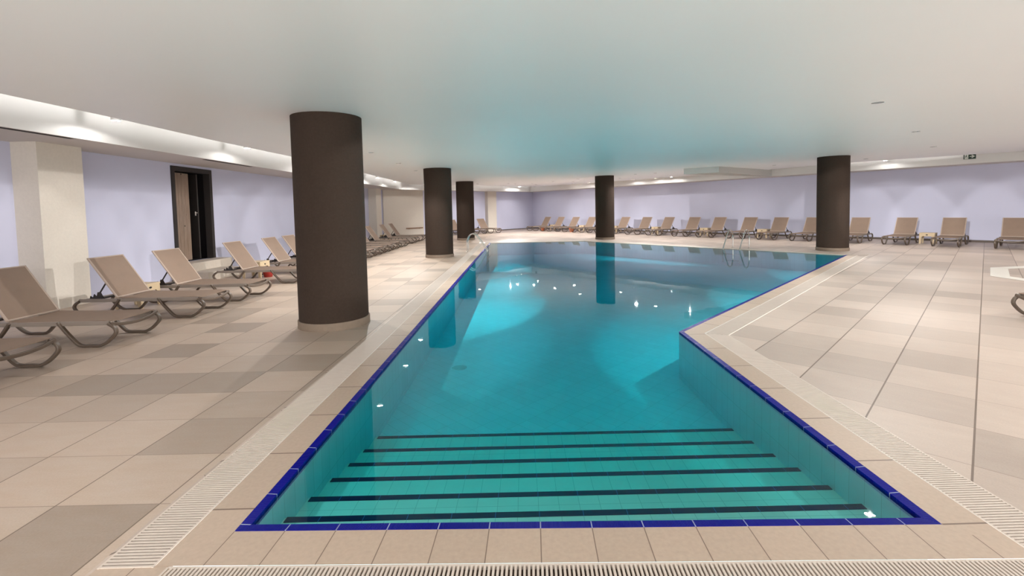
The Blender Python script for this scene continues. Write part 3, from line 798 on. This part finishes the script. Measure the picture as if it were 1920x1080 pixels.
for s, lab in ((6.62, 'taupe sun lounger right of the third pillar, facing the pool from the far wall'), (7.9, 'taupe sun lounger mostly hidden behind the third pillar, only its feet showing'), (9.2, 'taupe sun lounger glimpsed between the second and third pillars')):
    p = W0 + D2 * s + N2 * 1.9; place(p.x, p.y, math.atan2(N2.y, N2.x), lab)
place(7.92, 6.15, math.pi + 0.03, 'taupe sun lounger entering from the right picture edge, only one curved leg showing')

# ------------------------------------------------------------------ side tables
def side_table():
    r = thing('side_table', '', 'side table', (0, 0, 0), 0, 'beige side tables between the loungers')
    mb = MB(); mb.box((0, 0, 0.405), (0.47, 0.47, 0.03), bev=0.01); mb.build('top', M['table'], r)
    for k in range(4):
        R_ = Matrix.Rotation(k * math.pi / 2, 4, 'Z')
        mb = MB(); mb.prism([(-0.235, 0.0), (-0.175, 0.0), (-0.165, 0.25), (-0.13, 0.29), (0.13, 0.29), (0.165, 0.25), (0.175, 0.0), (0.235, 0.0), (0.222, 0.392), (-0.222, 0.392)], -0.012, 0.012,
                          R_ @ Matrix.Translation((0, -0.218, 0)) @ Matrix.Rotation(math.pi / 2, 4, 'X'))
        sd = mb.build('side_panel', M['table'], r)
        mb = MB(); mb.lathe([(0.001, 0), (0.03, 0), (0.03, 0.003)], 16, R_ @ Matrix.Translation((0, -0.2305, 0.345)) @ Matrix.Rotation(math.pi / 2, 4, 'X') @ Matrix.Diagonal((1.1, 0.62, 1, 1)), cap=True)
        mb.build('hand_hole_shade', M['black'], sd)  # black disc: the shade inside the hole put into its colour
    return r
tp = side_table()
TB = [((-7.10, 8.535), 0.0, 'beige side table between the second and third loungers on the left'),
      ((-7.02, 12.2), 0.0, 'beige side table beside the lounger with the red pot on the left')]
def rw(s, h): p = W0 + DW * s + NW * h; return (p.x, p.y)
TB += [(rw(25.68, 1.65), aR + math.pi / 2, 'beige side table under the exit sign by the right wall'),
       (rw(16.38, 1.5), aR + math.pi / 2, 'beige side table left of the far pool ladder'), (rw(19.45, 1.5), aR + math.pi / 2, 'beige side table right of the far pool ladder'),
       (rw(13.25, 1.5), aR + math.pi / 2, 'beige side table by the right wall midway between middle pillar and ladder'),
       (rw(4.2, 1.45), aR + math.pi / 2, 'beige side table by the first two loungers from the blue corner'), (rw(7.2, 1.45), aR + math.pi / 2, 'beige side table just left of the middle pillar'),
       (rw(10.1, 1.45), aR + math.pi / 2, 'beige side table just right of the middle pillar')]
TB += [((-7.3, 24.7), 0.0, 'beige side table between the last two loungers of the distant left row')]
for i, (p, rz, lab) in enumerate(TB):
    if i == 0: tp.location = (p[0], p[1], 0); tp.rotation_euler.z = rz; tp['label'] = lab
    else: dup(tp, (p[0], p[1], 0), rz, lab)

# ------------------------------------------------------------------ pots
def pot(p, sc, mat, lab, grp=None):
    r = thing('flower_pot', lab, 'flower pot', (p[0], p[1], 0), 0, grp)
    mb = MB(); mb.lathe([(0.0, 0.0), (0.10 * sc, 0.0), (0.15 * sc, 0.2 * sc), (0.165 * sc, 0.2 * sc), (0.165 * sc, 0.25 * sc), (0.15 * sc, 0.25 * sc), (0.145 * sc, 0.21 * sc)], 28); mb.build('pot', mat, r, smooth=True)
    mb = MB(); mb.lathe([(0.0, 0.215 * sc), (0.146 * sc, 0.212 * sc)], 28); mb.build('soil', M['soil'], r)
pot(rw(4.13, 2.55), 1.0, M['terracotta'], 'terracotta pot between the first two loungers from the blue corner', 'terracotta pots under the far loungers')
pot(rw(7.22, 2.65), 1.15, M['terracotta'], 'terracotta pot just left of the middle pillar', 'terracotta pots under the far loungers')
pot((-6.72, 12.2), 0.95, M['redpot'], 'dark red pot on the floor under the lounger right of the door')

# ------------------------------------------------------------------ door
dr = thing('door_1', 'tall black framed doorway with a weathered plank leaf in the left wall', 'door', (XL, (DY0 + DY1) / 2, DZ0), 0); dr['kind'] = 'structure'
W_, H_ = DY1 - DY0, DZ1 - DZ0
mb = MB()
for y in (-W_ / 2 + 0.055, W_ / 2 - 0.055): mb.box((-0.06, y, H_ / 2), (0.18, 0.11, H_), bev=0.006)
mb.box((-0.06, 0, H_ - 0.06), (0.18, W_ - 0.22, 0.12), bev=0.006)
mb.build('door_frame', M['doorframe'], dr)
mb = MB(); Lf = 0.74
for k in range(5):
    mb.box((0, 0.0 + Lf / 5 * (k + 0.5), (H_ - 0.16) / 2), (0.045, Lf / 5 - 0.004, H_ - 0.18), bev=0.004)
o = mb.build('door_leaf', M['planks'], dr); o.location = (-0.14, -W_ / 2 + 0.115, 0.02); o.rotation_euler.z = math.radians(4)
mb = MB(); mb.box((-0.28, 0.0, (H_ - 0.16) / 2), (0.56, 0.04, H_ - 0.18)); o2 = mb.build('door_leaf', M['doorframe'], dr); o2.location = (-0.12, W_ / 2 - 0.42, 0.02); o2.rotation_euler.z = math.radians(-8)
tag(o2, 'dark second leaf standing open')
mb = MB(); mb.box((0.005, 0, 0), (0.012, 0.04, 0.11), bev=0.003); mb.box((0.03, 0.0, 0.02), (0.05, 0.02, 0.02), bev=0.004); h = mb.build('latch', M['chrome'], dr); h.location = (-0.115, W_ / 2 - 0.545, 1.28)
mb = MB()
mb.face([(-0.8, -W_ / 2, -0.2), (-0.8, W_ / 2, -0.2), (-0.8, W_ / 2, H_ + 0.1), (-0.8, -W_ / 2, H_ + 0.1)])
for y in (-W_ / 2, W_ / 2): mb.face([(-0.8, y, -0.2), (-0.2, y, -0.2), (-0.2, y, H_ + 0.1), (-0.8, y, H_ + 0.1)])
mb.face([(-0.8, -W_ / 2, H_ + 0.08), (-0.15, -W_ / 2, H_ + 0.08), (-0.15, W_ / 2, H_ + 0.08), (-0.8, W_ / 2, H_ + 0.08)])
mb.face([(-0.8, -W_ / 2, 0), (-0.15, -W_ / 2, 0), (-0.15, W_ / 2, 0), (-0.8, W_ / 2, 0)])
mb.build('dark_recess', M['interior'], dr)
sp_ = thing('door_step', 'pale stone steps below the dark plank door', 'steps', (-8.5, 12.2, 0), 0)
mb = MB(); mb.box((-0.155, 0.40, 0.215), (0.48, 1.70, 0.43), bev=0.012); mb.build('upper_step', M['stone'], sp_)
mb = MB(); mb.box((0.36, 0.05, 0.11), (0.55, 1.30, 0.22), bev=0.012); mb.build('lower_step', M['stone'], sp_)

# ------------------------------------------------------------------ pool ladders
def ladder(p, edge_dir, inward, lab, gap=0.5, grp='stainless pool ladders'):
    """p: point on the pool edge midway between the rails"""
    r = thing('pool_ladder', lab, 'pool ladder', (p[0], p[1], 0), 0, grp)
    e, i_ = Vector((*edge_dir, 0)).normalized(), Vector((*inward, 0)).normalized()
    P = lambda s, w, z: e * s + i_ * w + Vector((0, 0, z))
    for s in (-gap / 2, gap / 2):
        pts = curve([P(s, -0.58, 0.0), P(s, -0.58, 0.25), P(s, -0.575, 0.45), P(s, -0.50, 0.62), P(s, -0.37, 0.70), P(s, -0.24, 0.66), P(s, -0.12, 0.52), P(s, 0.06, 0.24), P(s, 0.19, 0.03), P(s, 0.21, -0.08), P(s, 0.21, -0.5)], 6)
        mb = MB(); mb.sweep(pts, 0.021, 0.021, 12, e); rl = mb.build('rail', M['steel'], r, smooth=True)
        mb = MB(); mb.lathe([(0.05, 0.0), (0.05, 0.012), (0.024, 0.022)], 20, Matrix.Translation(P(s, -0.58, 0.0))); mb.build('floor_flange', M['steel'], rl, smooth=True)
    for z in (-0.18, -0.42):
        mb = MB(); mb.box((0, 0, 0), (gap, 0.09, 0.025), Matrix.Translation(P(0, 0.21, z)) @ Matrix.Rotation(math.atan2(e.y, e.x), 4, 'Z'), bev=0.006); mb.build('tread', M['steel'], r)
    return r
ladder((-1.64, 18.5), (0, 1), (1, 0), 'stainless steel pool ladder on the left pool edge by the third pillar', 0.42)
eDE = (Vector(E_) - Vector(D)).normalized()
ladder(tuple(Vector(D) + eDE * 3.62), tuple(eDE), (-0.764, -0.645), 'stainless steel pool ladder with two hoops on the far right pool edge', 0.62)

# ------------------------------------------------------------------ small fittings
# exit sign on the right band
ex = thing('exit_sign', 'green and white emergency exit sign with running figure and right arrow', 'sign', (16.60, 17.28, 3.255), math.atan2(DW.y, DW.x), None)
EW, EH = 0.335, 0.185
mb = MB(); mb.box((0, 0.012, 0), (EW, 0.03, EH), bev=0.004); mb.build('housing', M['signgreen'], ex)
T = lambda dy: Matrix.Translation((0, dy, 0)) @ Matrix.Rotation(math.pi / 2, 4, 'X')
mb = MB(); mb.prism([(-EW / 2 + 0.03, -EH / 2 + 0.008), (-0.035, -EH / 2 + 0.008), (-0.035, EH / 2 - 0.008), (-EW / 2 + 0.03, EH / 2 - 0.008)], 0, 0.002, T(-0.0032)); wp = mb.build('white_field', M['signwhite'], ex)
mb = MB(); cx = -0.095
mb.lathe([(0.0005, 0), (0.013, 0), (0.013, 0.002)], 14, T(-0.0054) @ Matrix.Translation((cx + 0.012, 0.055, 0)), cap=True)
for poly in ([(-0.012, 0.036), (0.016, 0.038), (0.012, -0.002), (-0.014, 0.0)], [(0.012, 0.036), (0.03, 0.016), (0.046, 0.02), (0.046, 0.012), (0.028, 0.006), (0.008, 0.026)],
             [(-0.01, 0.036), (-0.034, 0.024), (-0.040, 0.0), (-0.032, 0.0), (-0.027, 0.018), (-0.008, 0.026)],
             [(0.0, 0.004), (0.013, 0.0), (0.034, -0.022), (0.030, -0.058), (0.020, -0.058), (0.022, -0.026)], [(-0.014, 0.004), (0.002, -0.002), (-0.014, -0.036), (-0.044, -0.050), (-0.048, -0.040), (-0.022, -0.028)]):
    mb.prism([(cx + x, y) for x, y in poly], 0, 0.002, T(-0.0054))
mb.build('running_figure', M['signgreen'], wp)
mb = MB(); mb.prism([(0.0, -0.013), (0.075, -0.013), (0.045, -0.052), (0.072, -0.056), (0.15, 0.0), (0.072, 0.056), (0.045, 0.052), (0.075, 0.013), (0.0, 0.013)], 0, 0.002, T(-0.0032)); mb.build('arrow', M['signwhite'], ex)

# surveillance camera in the room corner
cc = thing('security_camera', 'small white surveillance camera with black lens in the far room corner', 'camera', (0.96, 36.8, 3.405), 0)
mb = MB(); mb.box((0, 0, 0), (0.18, 0.22, 0.17), bev=0.02); hb = mb.build('housing', M['cctv'], cc)
mb = MB(); mb.box((0.0, -0.125, 0.02), (0.15, 0.03, 0.10), bev=0.01); mb.build('lens_window', M['lens'], cc)
mb = MB(); mb.sweep([(0, 0.1, 0.02), (-0.25, 0.40, 0.04), (-0.34, 0.50, 0.05)], 0.02, 0.02, 8, Vector((1, 0, 0))); mb.sweep([(0.09, -0.02, -0.04), (0.28, -0.1, -0.1)], 0.018, 0.018, 8, Vector((0, 0, 1))); mb.build('bracket', M['cctv'], cc)
mb = MB(); mb.lathe([(0.002, -0.05), (0.035, -0.035), (0.05, 0), (0.035, 0.035), (0.002, 0.05)], 16, Matrix.Translation((0.30, -0.12, -0.11)), cap=True); mb.build('lens_ball', M['lens'], cc, smooth=True)

# hand rail on the beige panel
hr = thing('wall_handrail', 'low brown wooden rail fixed to the beige panel left of the second pillar', 'handrail', tuple(W0 + D2 * 11.3 + N2 * 0.06) + (0.52,), math.atan2(D2.y, D2.x))
mb = MB(); mb.box((0.15, 0.07, 0), (1.25, 0.05, 0.07), bev=0.012); mb.build('bar', M['wood'], hr)
for x in (-0.25, 0.55):
    mb = MB(); mb.box((x, 0.025, -0.02), (0.05, 0.055, 0.06), bev=0.006); mb.build('bracket', M['dark'], hr)

# ------------------------------------------------------------------ world, camera, view
w = bpy.data.worlds.new('world'); bpy.context.scene.world = w; w.use_nodes = True
bg = w.node_tree.nodes['Background']; bg.inputs[0].default_value = (1.0, 0.975, 0.94, 1); bg.inputs[1].default_value = 2.2
cam = bpy.data.cameras.new('camera'); co = bpy.data.objects.new('camera', cam); C.objects.link(co); bpy.context.scene.camera = co
f_, cx_, cy_, pt, rl, yw, H = 872.9589, 984.9864, 435.9339, 0.0512841, -0.0199964, 0.0047190, 1.656861
fw = Vector((math.sin(yw) * math.cos(pt), math.cos(yw) * math.cos(pt), -math.sin(pt))); x0 = Vector((math.cos(yw), -math.sin(yw), 0)); u0 = x0.cross(fw)
xa = x0 * math.cos(rl) + u0 * math.sin(rl); ua = u0 * math.cos(rl) - x0 * math.sin(rl)
R = Matrix((xa, ua, -fw)).transposed().to_4x4(); co.matrix_world = Matrix.Translation((0, 0, H)) @ R
cam.sensor_width = 36; cam.lens = f_ / 1920 * 36; cam.shift_x = (960 - cx_) / 1920; cam.shift_y = (cy_ - 540) / 1920; cam.clip_end = 200; cam.clip_start = 0.05
vs = bpy.context.scene.view_settings
vs.view_transform = 'Standard'; vs.look = 'None'; vs.gamma = 1; vs.use_curve_mapping = False; vs.exposure = 1.1
cy = bpy.context.scene.cycles
cy.max_bounces = 8; cy.diffuse_bounces = 5; cy.transparent_max_bounces = 12; cy.sample_clamp_indirect = 6
